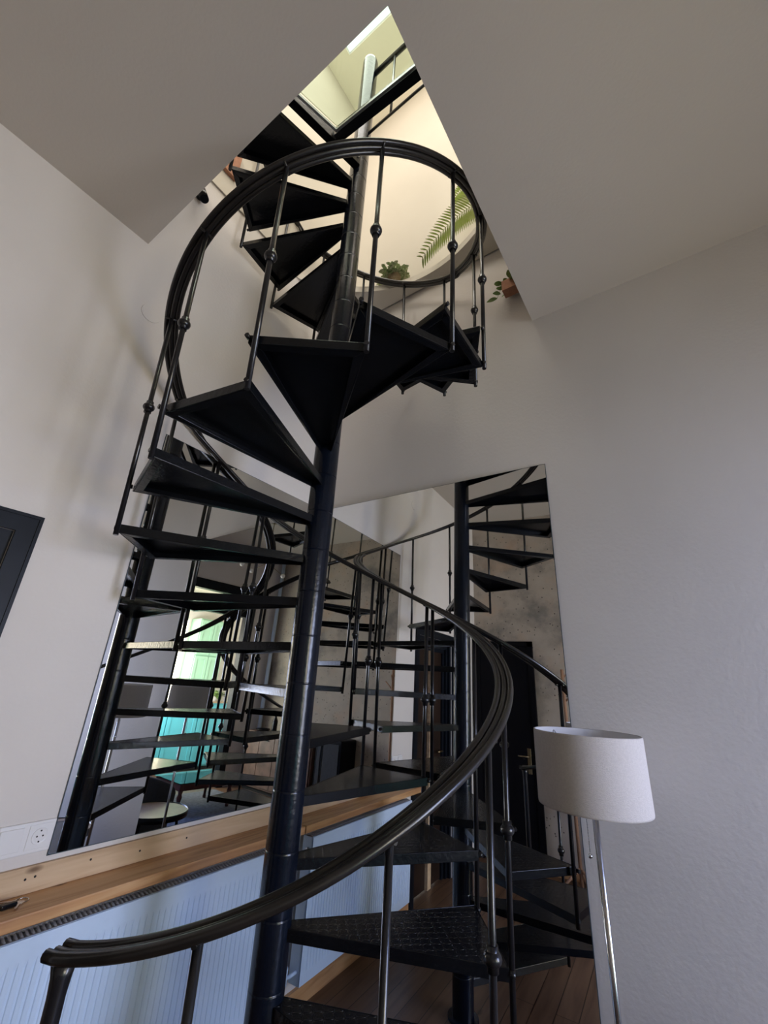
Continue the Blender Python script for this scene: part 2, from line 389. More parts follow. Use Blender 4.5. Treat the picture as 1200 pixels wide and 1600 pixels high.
# added window in the right wall, out of view, for the fill lamps
bm = newbm()
fw = 0.06
for (a, b, c, d) in ((W0, W1, WZ0, WZ0+fw), (W0, W1, WZ1-fw, WZ1), (W0, W0+fw, WZ0, WZ1), (W1-fw, W1, WZ0, WZ1), (-0.68, -0.62, WZ0, WZ1)):
    add_box(bm, WX+0.03, WX+0.09, a, b, c, d)
w2 = struct('window_added_2', bm, FRAMEB)
bm = newbm(); add_box(bm, WX+0.055, WX+0.061, W0+fw, W1-fw, WZ0+fw, WZ1-fw); obj('window_pane', bm, GLASS, w2)

# glazed black frame of the kitchen opening
bm = newbm()
for (a, b, c, d) in ((K0, K0+0.11, 0, KZ), (K1-0.09, K1, 0, KZ), (K0, K1, KZ-0.16, KZ), (K0, K1, 2.66, 2.78)):
    add_box(bm, WX-0.02, WX+0.11, a, b, c, d)
d3 = struct('door_3', bm, FRAMEB)
bm = newbm(); add_box(bm, WX+0.04, WX+0.046, K0+0.11, K1-0.09, 2.78, KZ-0.16); obj('transom_pane', bm, GLASS, d3)

# kitchen room beyond
bm = newbm()
EW0, EW1, EWZ0, EWZ1 = -2.80, -1.64, 0.95, 2.75
for (a, b, c, d) in ((-4.2, EW0, 0, 3.3), (EW1, -1.6, 0, 3.3), (EW0, EW1, 0, EWZ0), (EW0, EW1, EWZ1, 3.3)): add_box(bm, 6.95, 7.05, a, b, c, d)
struct('wall_kitchen_end', bm, WALL)
bm = newbm()
for (a, b, c, d) in ((EW0, EW1, EWZ0, EWZ0+0.05), (EW0, EW1, EWZ1-0.05, EWZ1), (EW0, EW0+0.05, EWZ0+0.05, EWZ1-0.05), (EW1-0.05, EW1, EWZ0+0.05, EWZ1-0.05), (EW0+0.05, EW1-0.05, 1.83, 1.87)): add_box(bm, 6.955, 6.99, a, b, c, d)
w5 = struct('window_4', bm, WPLAS)
bm = newbm(); add_box(bm, 7.0, 7.005, EW0, EW1, EWZ0, EWZ1); obj('window_pane', bm, GLASS, w5)
bm = newbm(); add_box(bm, WX+0.12, 7.05, -4.3, -4.2, 0, 3.3); struct('wall_kitchen_side', bm, WALL)
KW0, KW1, KWZ0, KWZ1 = 5.0, 6.3, 0.75, 2.5
bm = newbm()
for (a, b, c, d) in ((WX+0.12, KW0, 0, 3.3), (KW1, 7.05, 0, 3.3), (KW0, KW1, 0, KWZ0), (KW0, KW1, KWZ1, 3.3)):
    add_box(bm, a, b, -1.6, -1.5, c, d)
struct('wall_kitchen_window', bm, WALL)
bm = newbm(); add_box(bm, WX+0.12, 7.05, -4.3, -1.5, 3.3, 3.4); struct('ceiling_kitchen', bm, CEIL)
bm = newbm(); add_box(bm, WX, WX+0.12, -4.3, LY-0.15, 0, 3.3); struct('wall_kitchen_near', bm, WALL)
bm = newbm()
for (a, b, c, d) in ((KW0, KW1, KWZ0, KWZ0+0.05), (KW0, KW1, KWZ1-0.05, KWZ1), (KW0, KW0+0.05, KWZ0, KWZ1), (KW1-0.05, KW1, KWZ0, KWZ1), (5.62, 5.68, KWZ0, KWZ1), (KW0, KW1, 1.7, 1.74)):
    add_box(bm, a, b, -1.57, -1.53, c, d)
w3 = struct('window_added_3', bm, WPLAS)  # added side window out of view, opening for the cabinet fill
bm = newbm(); add_box(bm, KW0, KW1, -1.553, -1.548, KWZ0, KWZ1); obj('window_pane', bm, GLASS, w3)

# baseboards
bm = newbm(); add_box(bm, 0.0005, 0.02, DY1+0.1, -0.05, 0, 0.085); struct('baseboard_left', bm, SILLM)
bm = newbm(); add_box(bm, 1.64, WX-0.001, -0.02, -0.0005, 0, 0.085); struct('baseboard_back', bm, SILLM)
bm = newbm(); add_box(bm, 0.75, 1.70, LY+0.0005, LY+0.02, 0, 0.085); struct('baseboard_front', bm, SILLM)

# door in the left wall: stepped blue-black frame and brown leaf
bm = newbm()
for (t0, t1, xb, xf) in ((0.062, 0.075, 0.0005, 0.020), (0.0, 0.062, 0.0005, 0.014), (-0.035, 0.0, -0.14, -0.012), (-0.075, -0.035, -0.14, -0.040), (-0.12, -0.075, -0.14, -0.062)):
    add_box(bm, xb, xf, DY1+t0, DY1+t1, 0, DZ+t1); add_box(bm, xb, xf, DY0-t1, DY0-t0, 0, DZ+t1)
    add_box(bm, xb, xf, DY0-t0, DY1+t0, DZ+t0, DZ+t1)
d1 = struct('door_1', bm, FRAMEB)
bm = newbm(); add_box(bm, -0.115, -0.08, DY0+0.12, DY1-0.12, 0.01, DZ-0.12); obj('door_leaf', bm, LEAFD, d1)
bm = newbm(); add_box(bm, -0.079, -0.05, -2.20, -2.13, 0.01, DZ-0.12); obj('door_batten', bm, BOARDM, d1)
bm = newbm(); add_tube(bm, [(-0.08, -2.40, 1.08), (-0.03, -2.40, 1.08), (-0.03, -2.29, 1.08)], 0.009); obj('door_handle', bm, BRASS, d1)

# black door in the concrete wall
bm = newbm(); y = LY
for (a, b, c, d) in ((0.01, 0.07, 0, 2.27), (0.67, 0.73, 0, 2.27), (0.01, 0.73, 2.21, 2.27)): add_box(bm, a, b, y+0.0005, y+0.035, c, d)
d2 = struct('door_2', bm, DOORB)
bm = newbm(); add_box(bm, 0.07, 0.67, y+0.0005, y+0.02, 0.01, 2.21); obj('door_leaf', bm, DOORB, d2)
bm = newbm(); add_box(bm, 0.595, 0.635, y+0.02, y+0.026, 0.86, 1.11); hp = obj('handle_plate', bm, BRASS, d2); bevel(hp, 0.008, 3)
bm = newbm(); add_tube(bm, [(0.615, y+0.02, 1.03), (0.615, y+0.07, 1.03), (0.50, y+0.07, 1.03)], [0.009, 0.009, 0.007]); obj('door_handle', bm, BRASS, d2)

# ------------------------------------------------------------------ mirrors
def left_mirror():
    e = empty('wall_mirror', (0.01, -0.64, 1.012), 'large frameless mirror on the left wall above the wooden sill, reflecting green kitchen cabinets', 'mirror')
    bm = newbm(); add_box(bm, 0.001, 0.0055, -1.281, -0.006, 1.010, 2.853); obj('mirror_backing', bm, MDARK, e)
    bm = newbm(); vs = [bm.verts.new(p) for p in ((0.0062, -1.278, 1.013), (0.0062, -0.006, 1.013), (0.0062, -0.006, 2.850), (0.0062, -1.278, 2.850))]; bm.faces.new(vs)
    vs2 = [bm.verts.new((0.0056, v.co.y, v.co.z)) for v in vs]; bm.faces.new(vs2[::-1])
    for i in range(4): bm.faces.new((vs[i], vs2[i], vs2[(i+1)%4], vs[(i+1)%4]))
    obj('mirror_glass', bm, MIRROR, e)
left_mirror()
def right_mirror():
    # slightly skewed against the wall: near end touches the wall, corner end stands off it
    AR, TR, LM = 0.03257, 0.00615, 1.6269
    e = empty('wall_mirror', (0.82, -0.03, 0.0), 'tall frameless mirror on the right wall beside the floor lamp, reflecting the black door', 'mirror')
    def P(s, z, d=0.0):
        x = s*math.cos(AR); yy = -LM*math.sin(AR) + s*math.sin(AR) + TR*(z-1.885)
        return (x + d*math.sin(AR)*-1, yy + d*math.cos(AR), z)
    z0, z1, s0, s1 = 0.012, 2.8497, 0.012, LM
    for nm, d0, d1_, mm, ex in (('mirror_backing', 0.0008, 0.0050, MDARK, 0.0025), ('mirror_glass', 0.0, 0.0007, MIRROR, 0.0)):
        bm = newbm()
        e1, e2 = s1+ex, z1+ex
        add_hexa(bm, [P(s0, z0, d0), P(e1, z0, d0), P(e1, e2, d0), P(s0, e2, d0)], [P(s0, z0, d1_), P(e1, z0, d1_), P(e1, e2, d1_), P(s0, e2, d1_)])
        obj(nm, bm, mm, e)
right_mirror()

# ------------------------------------------------------------------ spiral staircase
PX, PY, PTX, PTY = 0.79599, -0.85156, 0.00493, -0.01031
R, DTH, H, TH0, ZB, W = 0.77295, 0.46897, 0.18387, -0.92837, 2.61719+0.085, 0.2581
def ax(z): return Vector((PX + (z-1.885)*PTX, PY + (z-1.885)*PTY, z))
def polar(z, r, a): return ax(z) + Vector((r*math.cos(a), r*math.sin(a), 0))
stair = empty('spiral_staircase', (PX, PY, 0), 'black steel spiral staircase with triangular tread plates winding up through the ceiling opening', 'staircase')
# pole with a joint ring at every riser
prof = []
KMIN, KMAX = -14, 11
def joint(z, b=0.0): return [(0.0592, z-0.0025), (0.0586, z-0.001), (0.0586, z+0.001), (0.0600, z+0.0025)]
prof = [(0.085, 0.0), (0.085, 0.012), (0.0600, 0.0125)]
for k in range(KMIN, 13):
    z = ZB + k*H + 0.062
    prof += [(0.0600, z-0.006)] + joint(z)
zt = 6.24
prof += [(0.0600, zt), (0.055, zt+0.03), (0.035, zt+0.05), (0.001, zt+0.056)]
bm = newbm(); add_lathe(bm, prof, 40, (PX - 1.885*PTX, PY - 1.885*PTY, 0), shear=(PTX, PTY), crisp=True); obj('pole', bm, POLEM, stair)

def tread_quad(k, inset=0.0, wextra=0.0):
    z = ZB + k*H; a = TH0 + k*DTH
    a0, a1 = a - W, a + W
    ri = 0.056
    p = [polar(z, ri, a - 0.55), polar(z, R, a0), polar(z, R, a1), polar(z, ri, a + 0.55)]
    return p, z, a
def inset_poly(pts, d):
    n = len(pts); out = []
    for i in range(n):
        p0, p1, p2 = pts[i-1], pts[i], pts[(i+1)%n]
        e1 = Vector((p1.x-p0.x, p1.y-p0.y)).normalized(); e2 = Vector((p2.x-p1.x, p2.y-p1.y)).normalized()
        n1 = Vector((-e1.y, e1.x)); n2 = Vector((-e2.y, e2.x))
        b = (n1+n2); b = b/(max(0.25, 1+n1.dot(n2)))
        out.append(Vector((p1.x+b.x*d, p1.y+b.y*d, p1.z)))
    return out
TH_T = 0.035
for k in range(KMIN, KMAX+1):
    q, z, a = tread_quad(k)
    fb = newbm()
    # angle-iron frame: outer web with a lip turned inwards at the bottom
    o_ = q; i1 = inset_poly(q, 0.005); i2 = inset_poly(q, 0.034)
    for e in (0, 1, 2):
        j = e+1
        def quad(A, B, z0, z1):
            lo = [(A[e].x, A[e].y, z0), (A[j].x, A[j].y, z0), (B[j].x, B[j].y, z0), (B[e].x, B[e].y, z0)]
            hi = [(p_[0], p_[1], z1) for p_ in lo]
            add_hexa(fb, lo, hi)
        quad(o_, i1, z, z+TH_T)
        if e == 1: quad(i1, i2, z, z+0.005)
        else:
            # the lips taper out near the pole
            A0, B0 = i1[e], i1[j]; A1, B1 = i2[e], i2[j]
            if e == 0:
                st = A0.lerp(B0, 0.10); lo = [(st.x, st.y, z), (B0.x, B0.y, z), (B1.x, B1.y, z), (st.lerp(B1, 0.12).x, st.lerp(B1, 0.12).y, z)]
            else:
                en = A0.lerp(B0, 0.90); lo = [(A0.x, A0.y, z), (en.x, en.y, z), (en.lerp(A1, 0.12).x, en.lerp(A1, 0.12).y, z), (A1.x, A1.y, z)]
            add_hexa(fb, lo, [(p_[0], p_[1], z+0.005) for p_ in lo])
    tr = obj('tread', fb, BLACK, stair); bevel(tr, 0.0018, 2)
    pb = newbm(); add_prism(pb, [(p_.x, p_.y) for p_ in inset_poly(q, 0.0052)], z+TH_T-0.007, z+TH_T-0.001)
    po = obj('tread_plate', pb, PLATE, tr); po.data.materials.append(BLACK)
    for pf in po.data.polygons: pf.material_index = 0 if pf.normal.z > 0.5 else 1
    for s in (-1, 1):
        bb = newbm(); c = polar(z+0.019, R+0.002, a + s*W*0.985); d = Vector((math.cos(a+s*W), math.sin(a+s*W), 0))
        add_tube(bb, [c, c+d*0.016], 0.009, 6); obj('tread_bolt', bb, BARM, tr)

# balusters: foot on the leading corner of each tread, lean slightly outwards to the rail
RR, RDZ = 0.807, 1.052
OXR, OYR = -0.012, 0.003
def rail_pt(th, dr=0.0, dz=0.0):
    kk = (th - W - TH0)/DTH
    z = ZB + kk*H + RDZ
    kend = -14.0
    if kk < kend + 0.9:   # flattens towards the newel
        u_ = (kend + 0.9 - kk)
        z = ZB + (kend+0.9)*H + RDZ - H*(u_ - 0.20*u_*u_)
    # keep clear of the wall beside it
    p = ax(z) + Vector((OXR + (RR+dr)*math.cos(th), OYR + (RR+dr)*math.sin(th), dz))
    if p.x < 0.03: p.x = 0.03 + dr*0.5
    if p.z > 4.3:
        q_ = Vector((p.x-0.90, p.y+1.10)); lim = 0.972+dr
        k_ = min(1.0, (p.z-4.3)/0.25)
        if q_.length > lim:
            q2 = q_*((lim/q_.length)*k_ + 1-k_); p.x, p.y = 0.90+q2.x, -1.10+q2.y; p.z -= 0.03*k_
    return p
for k in range(KMIN, KMAX+1):
    th = TH0 + k*DTH + W
    foot = polar(ZB + k*H - 0.010, R+0.007, th)
    if foot.x < 0.03: foot.x = 0.03
    topp = rail_pt(th, 0, -0.008)
    bb = newbm(); add_tube(bb, [foot, topp], 0.0098, 10); b = obj('baluster', bb, BARM, stair)
    t = (0.562+0.012)/(RDZ+0.012)
    c = foot.lerp(topp, t)
    bb = newbm(); add_ball(bb, c, 0.0235, 0.82, 16); add_lathe(bb, [(0.0145, -0.027), (0.0145, 0.027)], 14, c); obj('baluster_ball', bb, BARM, b)
# handrail of three parallel round bars
th_s = math.radians(-77) - 2*PI   # newel azimuth
th_e = TH0 + KMAX*DTH + W
th_start = TH0 - 14*DTH + W - 0.345
NS = 420
rb = newbm()
for dr, dz in ((-0.021, 0.004), (0.0, 0.0), (0.021, 0.004)):
    pts = [rail_pt(th_start + (th_e-th_start)*i/NS, dr, dz) for i in range(NS+1)]
    # turned-up end at the newel
    t0 = (pts[0]-pts[1]).normalized()
    pts = [pts[0] + t0*0.030 + Vector((0, 0, 0.004))] + pts
    add_tube(rb, pts, 0.0112, 10)
hr = obj('handrail', rb, RAILM, stair)
# flat straps that tie the three bars at intervals
for i in range(0, 26):
    sb = newbm()
    th = TH0 + (KMIN+i)*DTH + W
    p0, p1 = rail_pt(th, -0.027, -0.006), rail_pt(th, 0.027, -0.006)
    add_tube(sb, [p0, p1], 0.006, 6); obj('rail_strap', sb, RAILM, hr)
p = rail_pt(th_start)
nb = newbm(); add_tube(nb, [(p.x, p.y, 0.0), (p.x, p.y, p.z-0.06), (p.x, p.y, p.z-0.03), (p.x, p.y, p.z-0.004)], [0.0165, 0.0165, 0.019, 0.024], 16)
add_lathe(nb, [(0.04, 0), (0.04, 0.008)], 18, (p.x, p.y, 0)); obj('newel_post', nb, BARM, stair)

# landing at the top: black beams with bare steel trim around a glass floor panel
ZL = 4.90
def beam(bm, a, b, w, z0, z1):
    a = Vector(a); b = Vector(b); d = (b-a).normalized(); n_ = Vector((-d.y, d.x))*w/2
    add_prism(bm, [(a+n_)[:], (b+n_)[:], (b-n_)[:], (a-n_)[:]][::-1], z0, z1)
V0 = (0.83, -1.13)
Apole = (0.845, -0.93); Aend = (0.66, -1.70)
lb = newbm(); beam(lb, Apole, Aend, 0.05, ZL-0.05, ZL+0.03); beam(lb, V0, (1.80, -1.10), 0.055, ZL-0.05, ZL+0.03)
beam(lb, Aend, (1.80, -1.75), 0.05, ZL-0.05, ZL+0.03)
lf = obj('landing_frame', lb, BLACK, stair)
lb = newbm(); beam(lb, (0.86, -1.16), (0.70, -1.70), 0.014, ZL-0.05, ZL-0.03); beam(lb, (0.86, -1.165), (1.80, -1.137), 0.014, ZL-0.05, ZL-0.03); beam(lb, (0.885, -0.97), (0.86, -1.09), 0.012, ZL-0.05, ZL-0.03)
obj('landing_trim', lb, STEEL, lf)
lb = newbm(); add_prism(lb, [(0.70, -1.70), (1.80, -1.72), (1.80, -1.13), (0.86, -1.155)], ZL+0.0, ZL+0.012); obj('landing_glass', lb, GLASSG, lf)
# guard rail beside the landing
gb = newbm(); pz = ax(6.1)
add_tube(gb, [(pz.x+0.03, -0.885, 6.07), (1.90, -0.885, 6.15)], 0.019, 12); gr = obj('guard_rail', gb, BARM, stair)
gb = newbm(); add_tube(gb, [(1.055, -0.885, 5.30), (1.052, -0.885, 6.08)], 0.009, 8); obj('guard_baluster', gb, BARM, gr)
gb = newbm(); add_tube(gb, [(1.62, -0.885, 5.33), (1.62, -0.885, 6.11)], 0.009, 8); obj('guard_baluster', gb, BARM, gr)
gb = newbm(); add_tube(gb, [(pz.x+0.03, -0.885, 5.285), (1.90, -0.885, 5.37)], 0.010, 8); obj('guard_bar', gb, BARM, gr)

# ------------------------------------------------------------------ sill, radiator, socket
sill = empty('window_sill', (0.087, -0.76, 0.87), 'orange pine sill board under the left mirror, above the white radiator', 'sill')
bm = newbm(); add_box(bm, 0.0005, 0.174, -1.52, -0.058, 0.871, 0.909); o = obj('sill_board', bm, SILLM, sill); bevel(o, 0.004)
bm = newbm(); add_box(bm, 0.0005, 0.016, -1.52, -0.062, 0.9092, 0.992); o = obj('back_board', bm, BOARDM, sill); bevel(o, 0.002)
bm = newbm()
for (yy, zz) in ((-1.335, 0.955), (-1.305, 0.957), (-1.12, 0.965), (-0.92, 0.95), (-0.70, 0.952)):
    add_tube(bm, [(0.0162, yy, zz), (0.0175, yy, zz)], 0.004, 8)
obj('screw_head', bm, DARKH, sill)

rad = empty('radiator', (0.08, -0.8, 0.166), 'white ribbed panel radiator with grey top grille under the wooden sill', 'radiator')
RY0, RY1, RX0, RX1, RZ0, RZ1 = -1.45, -0.20, 0.045, 0.121, 0.166, 0.818
bm = newbm()
# pressed front panel: vertical flutes
n = 44; pitch = (RY1-RY0-0.06)/n; prof = [(RY0, 0)]
zlo, zhi = RZ0+0.045, RZ1-0.06
def flute(yv):
    t = ((yv-RY0-0.03)/pitch) % 1.0
    if yv < RY0+0.03 or yv > RY1-0.03: return 0.0
    return -0.006 if 0.22 < t < 0.55 else 0.0
ys = [RY0]
yy = RY0+0.03
for i in range(n):
    for t in (0.15, 0.24, 0.53, 0.62): ys.append(yy + (i+t)*pitch)
ys.append(RY1)
dep = {0.15: 0, 0.24: -0.006, 0.53: -0.006, 0.62: 0}
zs = [RZ0, zlo, zlo+0.02, zhi-0.02, zhi, RZ1]
grid = []
for iz, zz in enumerate(zs):
    row = []
    for iy, yv in enumerate(ys):
        d = 0.0
        if 0 < iy < len(ys)-1 and iz in (2, 3): d = [0, -0.0035, -0.0035, 0][(iy-1) % 4]
        row.append(bm.verts.new((RX1+d, yv, zz)))
    grid.append(row)
for a, b in zip(grid, grid[1:]):
    for i in range(len(ys)-1): bm.faces.new((a[i], a[i+1], b[i+1], b[i]))
add_box(bm, RX1-0.012, RX1-0.008, RY0, RY1, RZ0, RZ1)
obj('front_panel', bm, SKYWHITE, rad)
bm = newbm(); add_box(bm, RX0, RX1-0.014, RY0, RY0+0.004, RZ0, RZ1-0.002); add_box(bm, RX0, RX1-0.014, RY1-0.004, RY1, RZ0, RZ1-0.002); add_box(bm, RX0, RX0+0.012, RY0+0.004, RY1-0.004, RZ0, RZ1-0.03); obj('side_panel', bm, SKYWHITE, rad)
bm = newbm()
yv = RY0+0.01
add_box(bm, RX1-0.018, RX1-0.013, RY0+0.004, RY1-0.004, RZ1-0.014, RZ1); add_box(bm, RX0, RX0+0.005, RY0+0.004, RY1-0.004, RZ1-0.014, RZ1)
add_box(bm, RX0+0.005, RX1-0.018, RY0+0.004, RY1-0.004, RZ1-0.010, RZ1-0.005)
while yv < RY1-0.01:
    add_tube(bm, [(RX0+0.004, yv, RZ1-0.004), ((RX0+RX1)/2-0.008, yv, RZ1+0.0035), (RX1-0.016, yv, RZ1-0.004)], 0.0042, 6); yv += 0.0165
obj('top_grille', bm, GRILL, rad)
bm = newbm(); add_tube(bm, [(0.09, RY1-0.001, 0.75), (0.09, RY1+0.018, 0.75)], 0.016, 14); add_tube(bm, [(0.09, RY1+0.018, 0.75), (0.09, RY1+0.028, 0.75)], 0.009, 10); obj('vent_plug', bm, CHROME, rad)
bm = newbm(); add_tube(bm, [(0.09, RY1+0.0, 0.22), (0.09, RY1+0.045, 0.22), (0.06, RY1+0.06, 0.20), (0.06, RY1+0.06, 0.0)], 0.009, 10); add_tube(bm, [(0.06, RY1+0.06, 0.18), (0.06, RY1+0.06, 0.25)], 0.02, 12); obj('valve_pipe', bm, SKYWHITE, rad)
for yy in (-1.30, -0.40): bm = newbm(); add_box(bm, 0.0005, RX0+0.002, yy, yy+0.03, 0.25, 0.75); obj('wall_bracket', bm, SKYWHITE, rad)

sk = empty('socket_plate', (0.01, -1.37, 1.085), 'white double plate with switch rocker and round socket on left wall above the sill', 'socket')
bm = newbm(); add_box(bm, 0.0005, 0.010, -1.46, -1.282, 1.03, 1.13); o = obj('base_plate', bm, WPLAS, sk); bevel(o, 0.004)
bm = newbm(); add_box(bm, 0.0101, 0.015, -1.455, -1.382, 1.045, 1.118); o = obj('switch_rocker', bm, WPLAS, sk); bevel(o, 0.003)
bm = newbm(); add_box(bm, 0.0101, 0.0125, -1.366, -1.288, 1.043, 1.121); o = obj('socket_frame', bm, WPLAS, sk); bevel(o, 0.002)
bm = newbm()
prof = [(0.020, 0.0008), (0.024, 0.0016), (0.026, 0.0016), (0.0265, 0.0)]
seg = 28; rings = []
for r, h in prof: rings.append([bm.verts.new((0.0127+h, -1.327+r*math.cos(2*PI*i/seg), 1.082+r*math.sin(2*PI*i/seg))) for i in range(seg)])
for a, b in zip(rings, rings[1:]):
    for i in range(seg): bm.faces.new((a[i], a[(i+1)%seg], b[(i+1)%seg], b[i]))
bm.faces.new(rings[0])
sr = obj('socket_ring', bm, WPLAS, sk)
for dy, dz in ((-0.0095, 0), (0.0095, 0), (0, 0.017), (0, -0.017)):
    bm = newbm(); add_tube(bm, [(0.0130, -1.327+dy, 1.082+dz), (0.0146, -1.327+dy, 1.082+dz)], 0.0028, 10); obj('contact_hole', bm, DARKH, sr)

# round junction cover high on the left wall
bm = newbm(); seg = 32; c = (0, -1.532, 3.487)
r1 = [bm.verts.new((0.0005, c[1]+0.052*math.cos(2*PI*i/seg), c[2]+0.052*math.sin(2*PI*i/seg))) for i in range(seg)]
r2 = [bm.verts.new((0.004, c[1]+0.051*math.cos(2*PI*i/seg), c[2]+0.051*math.sin(2*PI*i/seg))) for i in range(seg)]
bm.faces.new(r1[::-1]); bm.faces.new(r2)
for i in range(seg): bm.faces.new((r1[i], r1[(i+1)%seg], r2[(i+1)%seg], r2[i]))
o = obj('junction_cover', bm, WALL); tag(o, 'round flat junction cover painted like the left wall, beside the handrail', 'cover plate')

# keys on the sill
ks = empty('key_bunch', (0.07, -1.40, 0.909), 'bunch of keys with a black fob lying on the left end of the wooden sill', 'keys')
def ringtube(bm, c, r, t, tilt, seg=20):
    pts = [Vector(c) + Vector((r*math.cos(2*PI*i/seg), r*math.sin(2*PI*i/seg), tilt*r*math.sin(2*PI*i/seg))) for i in range(seg+1)]
    add_tube(bm, pts, t, 6, cap=False)
bm = newbm(); ringtube(bm, (0.065, -1.345, 0.9125), 0.019, 0.0018, 0.0); obj('key_ring', bm, CHROME, ks)
bm = newbm(); add_prism(bm, [(0.070, -1.420), (0.100, -1.414), (0.094, -1.368), (0.078, -1.364)], 0.9094, 0.923); o = obj('key_fob', bm, BLACK, ks); bevel(o, 0.004)
for i, (a, zo) in enumerate(((0.5, 0.0), (1.2, 0.0021), (2.1, 0.0042))):
    bm = newbm(); c0 = Vector((0.065, -1.345, 0)); d = Vector((math.cos(a+3.6), math.sin(a+3.6), 0)); nn = Vector((-d.y, d.x, 0))
    s = c0 + d*0.010
    ptsk = [s+nn*0.008, s+nn*0.014+d*0.008, s+nn*0.008+d*0.018, s+nn*0.003+d*0.020, s+nn*0.003+d*0.056, s-nn*0.003+d*0.056, s-nn*0.004+d*0.036, s-nn*0.002+d*0.032, s-nn*0.004+d*0.028, s-nn*0.003+d*0.020, s-nn*0.008+d*0.018, s-nn*0.014+d*0.008, s-nn*0.008]
    add_prism(bm, [(q_.x, q_.y) for q_ in ptsk], 0.9094+zo, 0.9112+zo); obj('key', bm, CHROME if i != 1 else BRASS, ks)

# ------------------------------------------------------------------ floor lamp
lx, ly = 1.743, -0.287
lamp = empty('floor_lamp', (lx, ly, 0), 'chrome floor lamp with off-white fabric drum shade and pull chain, by the right mirror', 'lamp')
bm = newbm(); add_lathe(bm, [(0.14, 0), (0.14, 0.012), (0.132, 0.018), (0.02, 0.024)], 40, (lx, ly, 0)); obj('base', bm, CHROME, lamp)
bm = newbm(); add_tube(bm, [(lx, ly, 0.022), (lx, ly, 1.40)], 0.0105, 16); obj('pole', bm, CHROME, lamp)
zt, zb, rt, rbm = 1.550, 1.314, 0.184, 0.184
bm = newbm()
seg = 64
def ring(r, z): return [bm.verts.new((lx+r*math.cos(2*PI*i/seg), ly+r*math.sin(2*PI*i/seg), z)) for i in range(seg)]
A = [ring(rbm, zb), ring(rbm+0.001, zb+0.006), ring(rt+0.001, zt-0.006), ring(rt, zt)]
for a, b in zip(A, A[1:]):
    for i in range(seg): f = bm.faces.new((a[i], a[(i+1)%seg], b[(i+1)%seg], b[i])); f.smooth = True
B = [ring(rbm-0.003, zb), ring(rt-0.003, zt)]
for i in range(seg): bm.faces.new((A[0][i], B[0][i], B[0][(i+1)%seg], A[0][(i+1)%seg])); bm.faces.new((A[3][(i+1)%seg], B[1][(i+1)%seg], B[1][i], A[3][i]))
sh = obj('lamp_shade', bm, SHADE, lamp)
bm = newbm(); a = ring(rbm-0.0032, zb+0.001); b = ring(rt-0.0032, zt-0.001)
for i in range(seg): f = bm.faces.new((b[i], b[(i+1)%seg], a[(i+1)%seg], a[i])); f.smooth = True
obj('shade_lining', bm, SHIN, sh)
bm = newbm()
for i in range(3):
    a_ = 2*PI*i/3+0.4; add_tube(bm, [(lx+0.018*math.cos(a_), ly+0.018*math.sin(a_), 1.40), (lx+(rt-0.004)*math.cos(a_), ly+(rt-0.004)*math.sin(a_), zt-0.012)], 0.002, 6)
obj('shade_carrier', bm, CHROME, lamp)
bm = newbm(); add_lathe(bm, [(0.019, 1.36), (0.019, 1.42), (0.014, 1.43)], 18, (lx, ly, 0)); add_ball(bm, (lx, ly, 1.465), 0.03, 1.15); obj('bulb_holder', bm, WPLAS, lamp)
bm = newbm(); cxx, cyy = lx-0.028, ly-0.005
add_tube(bm, [(lx-0.015, ly, 1.385), (cxx, cyy, 1.375), (cxx, cyy, 1.178)], 0.0011, 6)
z = 1.37
while z > 1.18: add_ball(bm, (cxx, cyy, z), 0.0019, 1.0, 6); z -= 0.008
pc = obj('pull_chain', bm, CHROME, lamp)
bm = newbm(); add_ball(bm, (cxx, cyy, 1.168), 0.0075, 1.0, 14); obj('chain_bead', bm, CHROME, pc)
# cable of the lamp is hidden by its pole

# ------------------------------------------------------------------ furniture seen in the mirrors
t = empty('side_table', (2.15, -0.40, 0), 'small round side table with pale wood top and dark rim, beside the floor lamp', 'table')
bm = newbm(); add_lathe(bm, [(0.27, 0.487), (0.275, 0.50), (0.27, 0.503)], 48, (2.15, -0.40, 0)); obj('table_top', bm, TWOOD, t)
bm = newbm(); add_lathe(bm, [(0.268, 0.462), (0.283, 0.462), (0.283, 0.508), (0.276, 0.508), (0.276, 0.486), (0.268, 0.486), (0.268, 0.462)], 48, (2.15, -0.40, 0), close=False); obj('rim_band', bm, BLACK, t)
bm = newbm()
for i in range(3):
    a_ = 2*PI*i/3; bm2 = newbm(); add_tube(bm2, [(2.15+0.20*math.cos(a_), -0.40+0.20*math.sin(a_), 0.45), (2.15+0.25*math.cos(a_), -0.40+0.25*math.sin(a_), 0)], 0.012); obj('leg', bm2, BLACK, t)
bm.free()

ch = empty('armchair', (2.88, -0.62, 0), 'dark grey rounded tub armchair behind the small round table', 'armchair')
def tub(bm, c, r, z0, z1, th0, th1, thick):
    n_ = 36; rows = []
    for i in range(n_+1):
        a_ = th0 + (th1-th0)*i/n_; k_ = math.sin(PI*i/n_)**0.6
        top_ = z0 + (z1-z0)*(0.62+0.38*k_)
        d = Vector((math.cos(a_), math.sin(a_)))
        rows.append([bm.verts.new((c[0]+d.x*r, c[1]+d.y*r, z0)), bm.verts.new((c[0]+d.x*(r+0.03), c[1]+d.y*(r+0.03), top_)), bm.verts.new((c[0]+d.x*(r-thick+0.03), c[1]+d.y*(r-thick+0.03), top_)), bm.verts.new((c[0]+d.x*(r-thick), c[1]+d.y*(r-thick), z0))])
    for p_, q_ in zip(rows, rows[1:]):
        for i in range(4): f = bm.faces.new((p_[i], q_[i], q_[(i+1)%4], p_[(i+1)%4])); f.smooth = False
    bm.faces.new(rows[0][::-1]); bm.faces.new(rows[-1])
